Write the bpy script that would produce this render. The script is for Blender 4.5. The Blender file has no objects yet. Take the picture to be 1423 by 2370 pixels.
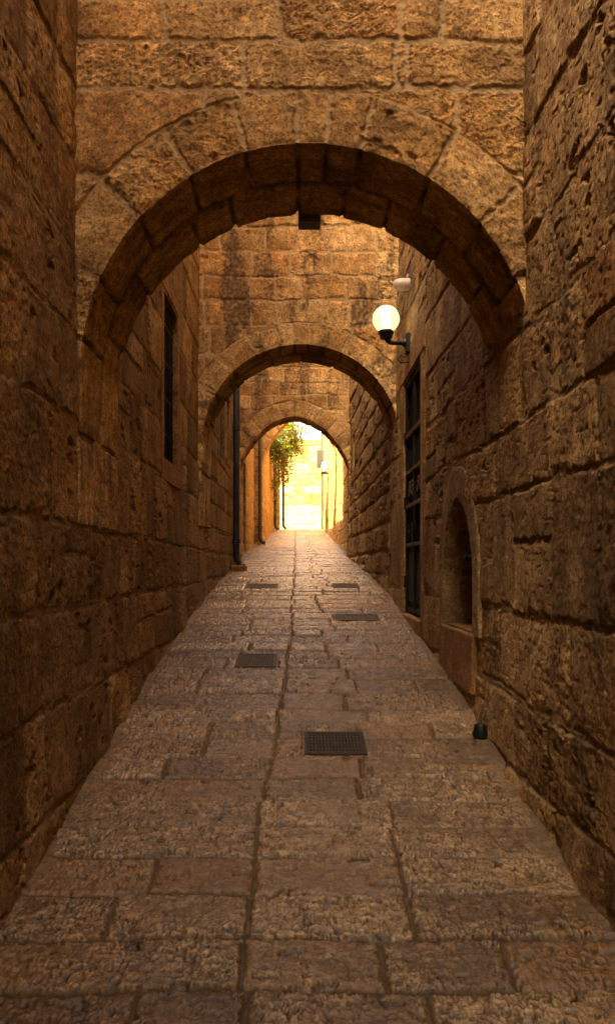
import bpy, math, random
import numpy as np
R_ = math.radians
scene = bpy.context.scene
COL = scene.collection
EYE = 1.96            # eye height above the street below the camera
F, VX, HY = 1685.0, 690.0, 1310.0   # focal length and vanishing point of the photograph, for measuring

# ------------------------------------------------------------------ noise
_tabs = {}
def _tab(seed):
    if seed not in _tabs:
        r = np.random.default_rng(seed)
        p = r.permutation(256).astype(np.int64)
        a = r.random(256) * 2 * np.pi
        _tabs[seed] = (np.concatenate([p, p]), np.cos(a).astype(np.float32), np.sin(a).astype(np.float32))
    return _tabs[seed]

def pn(x, y, seed):
    P, gx, gy = _tab(seed)
    xf = np.floor(x); yf = np.floor(y)
    xi = xf.astype(np.int64) & 255; yi = yf.astype(np.int64) & 255
    fx = (x - xf).astype(np.float32); fy = (y - yf).astype(np.float32)
    x1 = (xi + 1) & 255; y1 = (yi + 1) & 255
    def g(ix, iy, dx, dy):
        k = P[P[ix] + iy]
        return gx[k] * dx + gy[k] * dy
    u = fx * fx * fx * (fx * (fx * 6 - 15) + 10); v = fy * fy * fy * (fy * (fy * 6 - 15) + 10)
    a = g(xi, yi, fx, fy); b = g(x1, yi, fx - 1, fy)
    c = g(xi, y1, fx, fy - 1); d = g(x1, y1, fx - 1, fy - 1)
    return (a + (b - a) * u + ((c + (d - c) * u) - (a + (b - a) * u)) * v) * 1.5

def fbm(x, y, seed, octv=4, gain=.5):
    s = 0; a = 1; t = 0
    for i in range(octv):
        s = s + a * pn(x, y, seed + i); t += a
        a *= gain; x = x * 2.03 + 11.3; y = y * 2.03 + 7.7
    return s / t * 1.3

def ridged(x, y, seed, octv=3):
    s = 0; a = 1; t = 0
    for i in range(octv):
        s = s + a * (1 - 2 * np.abs(pn(x, y, seed + i))); t += a
        a *= .5; x = x * 2.1 + 3.1; y = y * 2.1 + 9.2
    return s / t

def sst(a, b, x):
    t = np.clip((x - a) / (b - a), 0, 1)
    return t * t * (3 - 2 * t)

def rnd(ids, seed):
    r = np.random.default_rng(seed * 77 + 5).random(65536).astype(np.float32)
    return r[(ids * 7919 + 131 * seed) % 65536]

# ------------------------------------------------------------------ object helpers
def tag(o, label=None, cat=None, group=None, kind=None):
    if label: o['label'] = label
    if cat: o['category'] = cat
    if group: o['group'] = group
    if kind: o['kind'] = kind
    return o

def empty(name, loc, label, cat, group=None):
    o = bpy.data.objects.new(name, None); COL.objects.link(o)
    o.location = loc; o.empty_display_size = .1
    return tag(o, label, cat, group)

def base_of(parent):
    x = y = z = 0
    while parent is not None:
        x += parent.location[0]; y += parent.location[1]; z += parent.location[2]
        parent = parent.parent
    return np.array([x, y, z], dtype=np.float64)

def mesh_obj(name, V, Fc, mat, parent=None, loc=None, attr=None, smooth=True):
    """V world coordinates (n,3); Fc list/array of quads (n,4) or mixed list of faces"""
    V = np.asarray(V, dtype=np.float64)
    b = base_of(parent)
    off = b if loc is None else np.array(loc, dtype=np.float64)
    me = bpy.data.meshes.new(name)
    if isinstance(Fc, np.ndarray):
        n = len(Fc)
        me.vertices.add(len(V)); me.loops.add(n * 4); me.polygons.add(n)
        me.vertices.foreach_set('co', (V - off).astype(np.float32).ravel())
        me.loops.foreach_set('vertex_index', Fc.astype(np.int32).ravel())
        me.polygons.foreach_set('loop_start', np.arange(0, n * 4, 4, dtype=np.int32))
        me.update(calc_edges=True)
    else:
        me.from_pydata([tuple(v) for v in (V - off)], [], Fc)
        me.update()
    if smooth:
        me.polygons.foreach_set('use_smooth', np.ones(len(me.polygons), dtype=bool))
    if attr is not None:
        a = me.attributes.new('sd', 'FLOAT_COLOR', 'POINT')
        a.data.foreach_set('color', np.asarray(attr, dtype=np.float32).ravel())
    me.materials.append(mat)
    o = bpy.data.objects.new(name, me); COL.objects.link(o)
    if parent is not None:
        o.parent = parent
        if loc is not None: o.location = off - b
    else:
        o.location = off
    return o

def grid_faces(nu, nv, flip=False, base=0):
    i = np.arange(nu - 1)[:, None]; j = np.arange(nv - 1)[None, :]
    a = i * nv + j; b = (i + 1) * nv + j; c = b + 1; d = a + 1
    f = np.stack([a, b, c, d] if not flip else [a, d, c, b], axis=-1).reshape(-1, 4)
    return f + base

class MB:
    def __init__(s): s.v = []; s.f = []
    def add(s, vs, fs):
        n = len(s.v); s.v += [tuple(float(c) for c in v) for v in vs]; s.f += [tuple(i + n for i in f) for f in fs]
        return s
    def box(s, x0, x1, y0, y1, z0, z1, bev=.0):
        if bev <= 0:
            vs = [(x, y, z) for x in (x0, x1) for y in (y0, y1) for z in (z0, z1)]
            return s.add(vs, [(0, 1, 3, 2), (4, 6, 7, 5), (0, 4, 5, 1), (2, 3, 7, 6), (0, 2, 6, 4), (1, 5, 7, 3)])
        b = min(bev, (x1 - x0) * .45, (y1 - y0) * .45, (z1 - z0) * .45)
        vs = []; idx = {}
        for sx in (0, 1):
            for sy in (0, 1):
                for sz in (0, 1):
                    X, Y, Z = (x1 if sx else x0), (y1 if sy else y0), (z1 if sz else z0)
                    dx, dy, dz = (-b if sx else b), (-b if sy else b), (-b if sz else b)
                    idx[sx, sy, sz] = len(vs)
                    vs += [(X, Y + dy, Z + dz), (X + dx, Y, Z + dz), (X + dx, Y + dy, Z)]
        I = lambda a, k: idx[a] + k
        fs = []
        for q in (0, 1):
            fs.append([I((q, 0, 0), 0), I((q, 1, 0), 0), I((q, 1, 1), 0), I((q, 0, 1), 0)][::(1 if q else -1)])
            fs.append([I((0, q, 0), 1), I((1, q, 0), 1), I((1, q, 1), 1), I((0, q, 1), 1)][::(-1 if q else 1)])
            fs.append([I((0, 0, q), 2), I((1, 0, q), 2), I((1, 1, q), 2), I((0, 1, q), 2)][::(1 if q else -1)])
        for a in (0, 1):
            for c in (0, 1):
                fs.append([I((a, c, 0), 0), I((a, c, 0), 1), I((a, c, 1), 1), I((a, c, 1), 0)])
                fs.append([I((a, 0, c), 0), I((a, 0, c), 2), I((a, 1, c), 2), I((a, 1, c), 0)])
                fs.append([I((0, a, c), 1), I((0, a, c), 2), I((1, a, c), 2), I((1, a, c), 1)])
        for a in idx: fs.append([idx[a], idx[a] + 1, idx[a] + 2])
        return s.add(vs, fs)
    def tube(s, pts, r, n=12, cap=True):
        pts = [np.array(p, dtype=float) for p in pts]; m = len(pts)
        rs = r if isinstance(r, (list, tuple)) else [r] * m
        ref = np.array([0.13, 0.21, 1.0]); vs = []
        prev = None
        for i, p in enumerate(pts):
            t = pts[min(i + 1, m - 1)] - pts[max(i - 1, 0)]; t /= np.linalg.norm(t)
            if prev is None:
                a = np.cross(t, ref if abs(t @ ref) < .9 else np.array([1., .1, 0])); a /= np.linalg.norm(a)
            else:
                a = prev - t * (prev @ t); a /= np.linalg.norm(a)
            prev = a; b = np.cross(t, a)
            for k in range(n):
                w = 2 * math.pi * k / n
                vs.append(p + rs[i] * (math.cos(w) * a + math.sin(w) * b))
        fs = [(i * n + k, i * n + (k + 1) % n, (i + 1) * n + (k + 1) % n, (i + 1) * n + k) for i in range(m - 1) for k in range(n)]
        if cap: fs += [tuple(range(n))[::-1], tuple(range((m - 1) * n, m * n))]
        return s.add(vs, fs)
    def lathe(s, c, prof, n=24, axis=(0, 0, 1)):
        ax = np.array(axis, float); ax /= np.linalg.norm(ax)
        a = np.cross(ax, [0, 1, 0] if abs(ax[1]) < .9 else [1, 0, 0]); a /= np.linalg.norm(a); b = np.cross(ax, a)
        c = np.array(c, float); vs = []; m = len(prof)
        for r, h in prof:
            for k in range(n):
                w = 2 * math.pi * k / n
                vs.append(c + ax * h + r * (math.cos(w) * a + math.sin(w) * b))
        fs = [(i * n + k, i * n + (k + 1) % n, (i + 1) * n + (k + 1) % n, (i + 1) * n + k) for i in range(m - 1) for k in range(n)]
        if prof[0][0] > 1e-4: fs.append(tuple(range(n))[::-1])
        if prof[-1][0] > 1e-4: fs.append(tuple(range((m - 1) * n, m * n)))
        return s.add(vs, fs)
    def build(s, name, mat, parent=None, loc=None, smooth=False):
        o = mesh_obj(name, s.v, s.f, mat, parent, loc, smooth=smooth)
        if smooth:
            try: o.data.set_sharp_from_angle(angle=R_(38))
            except Exception: pass
        return o

# ------------------------------------------------------------------ materials
def nmat(name):
    m = bpy.data.materials.new(name); m.use_nodes = True
    nt = m.node_tree; nt.nodes.clear()
    out = nt.nodes.new('ShaderNodeOutputMaterial'); b = nt.nodes.new('ShaderNodeBsdfPrincipled')
    nt.links.new(b.outputs[0], out.inputs[0])
    return m, nt, b, out
def N(nt, typ, **kw):
    n = nt.nodes.new(typ)
    for k, v in kw.items():
        if k in n.inputs.keys(): n.inputs[k].default_value = v
        else: setattr(n, k, v)
    return n
def mixc(nt, fac, a, b, blend='MIX'):
    n = nt.nodes.new('ShaderNodeMix'); n.data_type = 'RGBA'; n.blend_type = blend; n.clamp_factor = True
    for sock, val in ((n.inputs[0], fac), (n.inputs[6], a), (n.inputs[7], b)):
        if hasattr(val, 'is_linked'): nt.links.new(val, sock)
        elif isinstance(val, (int, float)): sock.default_value = val
        else: sock.default_value = (*val, 1)
    return n.outputs[2]
def rng(nt, val, a, b, c, d):
    n = nt.nodes.new('ShaderNodeMapRange'); nt.links.new(val, n.inputs[0])
    for i, x in zip((1, 2, 3, 4), (a, b, c, d)): n.inputs[i].default_value = x
    return n.outputs[0]
def noise(nt, vec, scale, detail=6, rough=.6, stretch=None):
    if stretch:
        mp = N(nt, 'ShaderNodeMapping'); mp.inputs['Scale'].default_value = stretch; nt.links.new(vec, mp.inputs[0]); vec = mp.outputs[0]
    n = N(nt, 'ShaderNodeTexNoise', Scale=scale, Detail=detail, Roughness=rough); nt.links.new(vec, n.inputs['Vector'])
    return n.outputs['Fac']

def stone_mat(name, ca, cb, cred, cmort, cstain, rough=.88, bump=.8, fine=1.0, spec=.25, polish=None):
    m, nt, b, out = nmat(name)
    tc = N(nt, 'ShaderNodeTexCoord').outputs['Object']
    at = N(nt, 'ShaderNodeAttribute', attribute_name='sd')
    sep = N(nt, 'ShaderNodeSeparateColor'); nt.links.new(at.outputs['Color'], sep.inputs[0])
    c = mixc(nt, sep.outputs[0], ca, cb)
    c = mixc(nt, at.outputs['Alpha'], c, cred)
    n1 = noise(nt, tc, 4.5, 8, .68)
    c = mixc(nt, rng(nt, n1, .36, .66, .4 if polish else 1, 0), c, mixc(nt, 1.0, c, (.52, .45, .38), 'MULTIPLY'))
    n2 = noise(nt, tc, 21, 7, .7)
    c = mixc(nt, rng(nt, n2, .48, .61, 0, .35 if polish else .85), c, mixc(nt, 1.0, c, (1.75, 1.66, 1.5), 'MULTIPLY'))
    n3 = noise(nt, tc, 55, 5, .75)
    c = mixc(nt, rng(nt, n3, .49, .59, 0, .4 if polish else .85), c, mixc(nt, 1.0, c, (.36, .285, .22), 'MULTIPLY'))
    n5 = noise(nt, tc, 11, 6, .7)
    c = mixc(nt, rng(nt, n5, .56, .66, 0, .2 if polish else .7), c, mixc(nt, 1.0, c, (.38, .29, .22), 'MULTIPLY'))
    n4 = noise(nt, tc, 1.1, 4, .6)
    c = mixc(nt, rng(nt, n4, .5, .68, 0, .5), c, mixc(nt, 1.0, c, (1.05, .8, .5), 'MULTIPLY'))
    cm = mixc(nt, rng(nt, n2, .35, .7, 0, 1), cmort, mixc(nt, 1.0, cmort, (.6, .56, .5), 'MULTIPLY'))
    c = mixc(nt, sep.outputs[1], c, cm)
    c = mixc(nt, sep.outputs[2], c, cstain)
    nt.links.new(c, b.inputs['Base Color'])
    b.inputs['Roughness'].default_value = rough
    b.inputs['Specular IOR Level'].default_value = spec
    if polish:
        ds = N(nt, 'ShaderNodeTexNoise', Scale=44.0, Detail=3.0, Roughness=.6, Distortion=.7)
        mp_ = N(nt, 'ShaderNodeMapping'); mp_.inputs['Scale'].default_value = (.7, 1.25, 1); nt.links.new(tc, mp_.inputs[0]); nt.links.new(mp_.outputs[0], ds.inputs['Vector'])
        wr = noise(nt, tc, 2.4, 3, .6)
        th = N(nt, 'ShaderNodeMath', operation='MULTIPLY_ADD'); nt.links.new(wr, th.inputs[0]); th.inputs[1].default_value = .3; nt.links.new(ds.outputs['Fac'], th.inputs[2])
        pk = rng(nt, th.outputs[0], .685, .74, 0, .4)
        inv = N(nt, 'ShaderNodeMath', operation='SUBTRACT'); inv.inputs[0].default_value = 1; nt.links.new(sep.outputs[1], inv.inputs[1])
        pm = N(nt, 'ShaderNodeMath', operation='MULTIPLY'); nt.links.new(pk, pm.inputs[0]); nt.links.new(inv.outputs[0], pm.inputs[1])
        c = mixc(nt, pm.outputs[0], c, mixc(nt, .8, c, cstain)); nt.links.new(c, b.inputs['Base Color'])
        mp = rng(nt, sep.outputs[1], 0, 1, polish, .9)
        ad = N(nt, 'ShaderNodeMath', operation='ADD'); nt.links.new(mp, ad.inputs[0])
        nt.links.new(rng(nt, sep.outputs[0], .35, .8, 0, .45), b.inputs['Coat Weight']); b.inputs['Coat Roughness'].default_value = .2; nt.links.new(rng(nt, n2, .3, .7, -.06, .2), ad.inputs[1]); nt.links.new(ad.outputs[0], b.inputs['Roughness'])
    f1 = noise(nt, tc, 60 * fine, 8, .72); f2 = noise(nt, tc, 190 * fine, 4, .7)
    ad = N(nt, 'ShaderNodeMath', operation='MULTIPLY_ADD'); nt.links.new(f2, ad.inputs[0]); ad.inputs[1].default_value = .35; nt.links.new(f1, ad.inputs[2])
    hgt = ad.outputs[0]
    if polish:
        hb = N(nt, 'ShaderNodeMath', operation='MULTIPLY_ADD'); nt.links.new(pm.outputs[0], hb.inputs[0]); hb.inputs[1].default_value = -.5; nt.links.new(hgt, hb.inputs[2]); hgt = hb.outputs[0]
    bp = N(nt, 'ShaderNodeBump', Strength=bump, Distance=.02); nt.links.new(hgt, bp.inputs['Height'])
    nt.links.new(bp.outputs[0], b.inputs['Normal'])
    return m

def plain_mat(name, col, rough=.5, metal=0., var=.25, scale=12, bump=.1, spec=.5):
    m, nt, b, out = nmat(name)
    tc = N(nt, 'ShaderNodeTexCoord').outputs['Object']
    n1 = noise(nt, tc, scale, 6, .65)
    k = (1 - var * 1.6, 1 - var * 1.7, 1 - var * 1.8)
    c = mixc(nt, rng(nt, n1, .35, .65, 1, 0), col, tuple(x * y for x, y in zip(col, k)))
    nt.links.new(c, b.inputs['Base Color'])
    b.inputs['Metallic'].default_value = metal; b.inputs['Specular IOR Level'].default_value = spec
    nt.links.new(rng(nt, n1, .3, .7, rough - .1, rough + .15), b.inputs['Roughness'])
    bp = N(nt, 'ShaderNodeBump', Strength=bump, Distance=.01); nt.links.new(noise(nt, tc, scale * 8, 4), bp.inputs['Height'])
    nt.links.new(bp.outputs[0], b.inputs['Normal'])
    return m

OCH_A, OCH_B, OCH_R = (.30, .185, .085), (.46, .31, .165), (.36, .17, .07)
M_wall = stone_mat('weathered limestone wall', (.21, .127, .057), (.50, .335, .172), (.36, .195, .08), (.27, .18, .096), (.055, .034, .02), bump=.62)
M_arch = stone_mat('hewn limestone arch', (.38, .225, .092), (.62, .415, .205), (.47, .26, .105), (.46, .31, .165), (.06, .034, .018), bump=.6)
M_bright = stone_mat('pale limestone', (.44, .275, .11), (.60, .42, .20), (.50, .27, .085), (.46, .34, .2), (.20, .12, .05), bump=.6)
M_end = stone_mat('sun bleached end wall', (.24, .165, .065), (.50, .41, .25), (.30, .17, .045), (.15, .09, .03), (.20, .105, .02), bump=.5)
M_dress = stone_mat('dressed limestone', (.29, .20, .11), (.40, .285, .17), (.34, .19, .085), (.22, .145, .08), (.08, .05, .03), bump=.5, fine=1.5)
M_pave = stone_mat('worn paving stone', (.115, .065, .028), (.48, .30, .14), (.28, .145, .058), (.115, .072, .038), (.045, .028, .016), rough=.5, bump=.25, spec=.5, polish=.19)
M_ground = stone_mat('square paving', (.4, .3, .18), (.5, .38, .24), (.4, .26, .14), (.3, .22, .14), (.1, .07, .04), bump=.5)
M_iron = plain_mat('black painted iron', (.008, .008, .008), .6, .0, .3, 20, .15, spec=.2)
M_rust = plain_mat('rusty brown iron', (.10, .052, .03), .55, .2, .4, 15, .2)
M_pipe = plain_mat('black drainpipe paint', (.02, .024, .028), .38, .0, .3, 8, .05)
M_pipeb = plain_mat('brown drainpipe paint', (.045, .026, .013), .5, .0, .3, 8, .05)
M_grate = plain_mat('cast iron grate', (.062, .043, .029), .65, .0, .4, 25, .2, spec=.25)
M_cover = plain_mat('worn iron cover', (.12, .085, .055), .6, .0, .4, 25, .2, spec=.3)
M_dark = plain_mat('dark room glass', (.004, .004, .004), .7, 0, .2, 5, .02, spec=.12)
M_panel = plain_mat('grey blue painted steel', (.022, .024, .026), .6, .0, .35, 9, .1, spec=.2)
M_black = plain_mat('black plastic', (.006, .006, .007), .5, 0, .2, 20, .05, spec=.3)
M_cream = plain_mat('cream enamel', (.40, .31, .245), .35, 0, .12, 8, .02)
M_wood = plain_mat('old dark door wood', (.045, .026, .015), .7, 0, .4, 10, .3)
M_sign = plain_mat('grey painted box', (.018, .016, .014), .6, .0, .3, 10, .1)

# ------------------------------------------------------------------ stone relief
def cells_courses(u, v, vb, ubs, split=.12, seed=1):
    ci = np.clip(np.searchsorted(vb, v) - 1, 0, len(vb) - 2)
    ids = np.zeros(u.shape, np.int64); d = np.zeros(u.shape, np.float32)
    v0 = vb[ci]; v1 = vb[ci + 1]
    u0 = np.zeros_like(u); u1 = np.zeros_like(u)
    for k in range(len(vb) - 1):
        m = ci == k
        if not m.any(): continue
        ub = ubs[k]
        cj = np.clip(np.searchsorted(ub, u[m]) - 1, 0, len(ub) - 2)
        u0[m] = ub[cj]; u1[m] = ub[cj + 1]; ids[m] = k * 211 + cj
    r = rnd(ids, seed + 40); r2 = rnd(ids, seed + 41)
    s1 = (r < split) & (v1 - v0 > .3)
    vm = v0 + (v1 - v0) * (.4 + .25 * r2)
    up = s1 & (v > vm); dn = s1 & (v <= vm)
    v0 = np.where(up, vm, v0); v1 = np.where(dn, vm, v1); ids = ids + up * 9001
    s2 = (r > 1 - split * .8) & (u1 - u0 > .5)
    um = u0 + (u1 - u0) * (.3 + .4 * r2)
    rt = s2 & (u > um); lf = s2 & (u <= um)
    u0 = np.where(rt, um, u0); u1 = np.where(lf, um, u1); ids = ids + rt * 17001
    d = np.minimum(np.minimum(u - u0, u1 - u), np.minimum(v - v0, v1 - v))
    return ids, d

def make_courses(z0, z1, y0, y1, hmin, hmax, wmin, wmax, seed, fixed=None):
    r = np.random.default_rng(seed)
    vb = [z0]
    if fixed:
        vb = [z0] + [f for f in fixed if z0 + .12 < f < z1]
    while vb[-1] < z1 + .1: vb.append(vb[-1] + r.uniform(hmin, hmax))
    ubs = []
    for _ in range(len(vb) - 1):
        a = [y0 - r.uniform(.2, .9)]
        while a[-1] < y1 + .5: a.append(a[-1] + r.uniform(wmin, wmax) * (r.uniform(.5, .7) if r.random() < .2 else 1))
        ubs.append(np.array(a))
    return np.array(vb), ubs

ST = dict(jw=.018, jd=.014, off=.020, rough=.017, pit=.022, pitn=.5, boss=.0, warp=.022, edge=.013, stain=.5, chip=.03, hue=.35, fu=1., fv=1., peck=.12)
def relief(u, v, cellf, st, seed, lod=1.0):
    s = dict(ST); s.update(st)
    wu = u + s['warp'] * pn(u * 1.7, v * 1.9, seed) + .35 * s['warp'] * pn(u * 7, v * 7, seed + 1)
    wv = v + s['warp'] * pn(u * 1.3 + 9, v * 2.1, seed + 2) + .35 * s['warp'] * pn(u * 6, v * 8, seed + 3)
    ids, d = cellf(wu, wv)
    r1, r2, r3, r4, r5, r6 = [rnd(ids, seed + 50 + i) for i in range(6)]
    n22 = pn(u * 24, v * 24, seed + 4); n60 = pn(u * 58, v * 58, seed + 5)
    e = d + s['edge'] * n22 + .5 * s['edge'] * n60
    ch = sst(-.1, .5, pn(u * 4.3, v * 4.3, seed + 6)) * s['chip']
    jw = s['jw'] * .5
    m = 1 - sst(jw, jw + .010, e)
    fu, fv = s['fu'], s['fv']
    n1 = fbm(u * 2.6 * fu + r5 * 9, v * 3.6 * fv + r6 * 9, seed + 8, 4)
    n2 = ridged(u * 7 * fu + r1 * 7, v * 10 * fv + r2 * 5, seed + 14, 3)
    n3 = fbm(u * 23, v * 25, seed + 18, 3)
    n4 = np.abs(pn(u * 34 * fu + 1.2 * n22, v * 40 * fv + n22, seed + 21)) - .25
    q = (n1 * 4 + n3 * .35 + 20); fq = np.floor(q); ledge = (fq + sst(.6, 1, q - fq) - 20) / 4
    rough = s['rough'] * (.35 + 1.3 * r2 * r2 + .25)
    h = (r1 - .5) * s['off'] + rough * (.45 * n1 + .65 * ledge + .3 * n2 + .3 * n3 + s['peck'] * n4)
    h = h + ((r3 - .5) * .05 * (np.clip(d, 0, .3)))
    h = h + s['boss'] * sst(0, .09, e)
    p = fbm(u * 7.5, v * 9.5, seed + 24, 4); pit = sst(.34, .5, p) * (r3 < s['pitn'])
    p2 = pn(u * 27, v * 31, seed + 29); pit2 = sst(.42, .62, p2) * (.3 + r4)
    h = h - s['pit'] * pit - .22 * s['pit'] * pit2
    h = h - ch * (1 - sst(.0, .055, e))
    h = h * (1 - m) + m * (-s['jd'] + .004 * n22 + .003 * n60)
    tone = np.clip(.0 + 1.0 * r4 + .25 * n1, 0, 1)
    hue = np.clip((r5 - (1 - s['hue'])) / s['hue'], 0, 1) * .75
    st1 = fbm(u * 3.2, v * .9, seed + 33, 4)
    stn = sst(.16 - .12 * max(0, s['stain'] - .6), .5 - .15 * max(0, s['stain'] - .6), st1 + .25 * n3 + (r6 - .5) * .35) * s['stain'] * (.55 + .45 * n22)
    A = np.stack([tone, m * .9, np.clip(stn, 0, .9), hue], axis=-1)
    return h, A

# ------------------------------------------------------------------ street profile
_gd = np.array([-14, 0, 2.34, 3.8, 5.5, 7.5, 10, 13, 16, 22, 28, 32, 34, 60, 200])
_gz = np.array([-4.9, -1.96, -1.473, -1.17, -.86, -.56, -.26, -.03, .2, .74, 1.27, 1.62, 1.66, 1.66, 1.66]) + EYE
def ground(y):
    y = np.asarray(y, dtype=np.float64)
    s = 0
    for k in (-.8, -.4, 0, .4, .8): s = s + np.interp(y + k, _gd, _gz)
    return s / 5
def slope(y): return float((ground(y + .1) - ground(y - .1)) / .2)
def gz(y): return float(ground(y))
def at(px, py, d): return np.array([(px - VX) * d / F, d, (HY - py) * d / F + EYE])

# ------------------------------------------------------------------ walls along the alley
def usamples(y0, y1, half, k=1.35, dmin=.006, extra=()):
    out = [y0]; y = y0
    while y < y1:
        yy = max(y, 2.2)
        st = max(dmin, yy * yy / (727 * half) / k)
        if y < 2.0: st = .04
        st = min(st, .08); y += st; out.append(min(y, y1))
    a = np.array(out)
    for e in extra:
        for q in e:
            i = np.argmin(np.abs(a - q))
            if 0 < i < len(a) - 1: a[i] = q
            else: a = np.sort(np.append(a, q))
    return np.unique(a)

def side_wall(name, label, side, xf, y0, y1, ztop, zdense, dv, st, cellf, mat, seed, openings=(), bumpf=None, thick=.6, cat='wall'):
    """side -1: wall at negative x facing +x. xf(y): plane. Openings: dict(y0,y1,z0,z1[,shape])"""
    us = usamples(y0, y1, 1.15, extra=[(o['y0'], o['y1']) for o in openings])
    zb = float(ground(y0)) - .12
    # vertical lines absolute, from lowest ground up; openings snapped
    zd = np.arange(0, 1 + 1e-9, dv / max(.5, (zdense - zb)))
    n_d = len(zd)
    zabs = zb + zd * (zdense - zb)
    zco = np.arange(zdense + .06, ztop + .05, .07)
    vz = np.concatenate([zabs, zco])
    for o in openings:
        for q in (o['z0'], o['z1']):
            vz[np.argmin(np.abs(vz - q))] = q
    U, Vv = np.meshgrid(us, vz, indexing='ij')
    h, A = relief(U, Vv, cellf, st, seed)
    h = h + .022 * fbm(U * .55, Vv * .6, seed + 70, 2)
    zg = Vv - ground(us)[:, None]
    h = h + np.exp(-np.maximum(zg, 0) / .16) * (.008 + .026 * sst(-.2, .5, fbm(U * 1.6, Vv * 1.2, seed + 75, 3)))
    if bumpf is not None: h, A = bumpf(U, Vv, h, A)
    keep = np.ones((len(us) - 1, len(vz) - 1), bool)
    uc = .5 * (us[1:] + us[:-1])[:, None]; vc = .5 * (vz[1:] + vz[:-1])[None, :]
    for o in openings:
        dd = np.maximum(np.maximum(o['y0'] - U, U - o['y1']), np.maximum(o['z0'] - Vv, Vv - o['z1']))
        w = sst(.02, .02 + o.get('blend', .14), dd)
        if o.get('shape') is None:
            h = h * w; A[..., 1] *= np.maximum(w, .15); A[..., 2] *= np.maximum(w, .4)
            keep &= ~((uc > o['y0']) & (uc < o['y1']) & (vc > o['z0']) & (vc < o['z1']))
        else:
            sd = o['shape'](U, Vv); w = sst(.0, .05, sd - .02)
            h = h * w + (1 - w) * -.012
            keep &= ~(o['shape'](uc + 0 * vc, vc + 0 * uc) < -.02)
    # skip faces well below the street
    keep &= ~(vz[None, 1:] < (ground(uc[:, 0]) - .15)[:, None])
    X = xf(U) - side * h
    Vt = np.stack([X, U, Vv], -1).reshape(-1, 3)
    Fc = grid_faces(len(us), len(vz), flip=(side < 0))[keep.ravel()]
    if side < 0: Fc = Fc[:, ::-1]
    Fc = Fc[:, ::-1] if False else Fc
    Al = A.reshape(-1, 4)
    n = len(Vt)
    ex = []; ef = []; ea = []
    def sheet(p):   # four corners
        ef.append([n + len(ex) + i for i in range(4)]); ex.extend(p); ea.extend([(.5, 0, 0, 0)] * 4)
    xa, xb = float(xf(np.array(y0))), float(xf(np.array(y1)))
    zt = float(vz[-1]); t = side * thick; q = side * .03
    sheet([(xa + q, y0, zt), (xb + q, y1, zt), (xb + t, y1, zt), (xa + t, y0, zt)])
    sheet([(xa + t, y0, zb), (xb + t, y1, zb), (xb + t, y1, zt), (xa + t, y0, zt)])
    sheet([(xa + q, y0, zb), (xa + t, y0, zb), (xa + t, y0, zt), (xa + q, y0, zt)])
    sheet([(xb + q, y1, zb), (xb + t, y1, zb), (xb + t, y1, zt), (xb + q, y1, zt)])
    for o in openings:
        if o.get('shape') is not None or o.get('depth', 0) <= 0: continue
        dp = o['depth'] * side
        p0, p1 = float(xf(np.array(o['y0']))), float(xf(np.array(o['y1'])))
        a, b_, c, d_ = o['y0'], o['y1'], o['z0'], o['z1']
        sheet([(p0, a, c), (p0 + dp, a, c), (p0 + dp, a, d_), (p0, a, d_)])
        sheet([(p1, b_, c), (p1 + dp, b_, c), (p1 + dp, b_, d_), (p1, b_, d_)])
        sheet([(p0, a, c), (p1, b_, c), (p1 + dp, b_, c), (p0 + dp, a, c)])
        sheet([(p0, a, d_), (p1, b_, d_), (p1 + dp, b_, d_), (p0 + dp, a, d_)])
        sheet([(p0 + dp, a, c), (p1 + dp, b_, c), (p1 + dp, b_, d_), (p0 + dp, a, d_)])
    Vt = np.concatenate([Vt, np.array(ex)]); Fc = np.concatenate([Fc, np.array(ef)]); Al = np.concatenate([Al, np.array(ea)])
    # drop unused vertices
    used = np.zeros(len(Vt), bool); used[Fc.ravel()] = True
    mp = np.cumsum(used) - 1
    o = mesh_obj(name, Vt[used], mp[Fc], mat, loc=(xa, y0, zb), attr=Al[used])
    tag(o, label, cat, 'stone walls along the alley')
    return o

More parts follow.
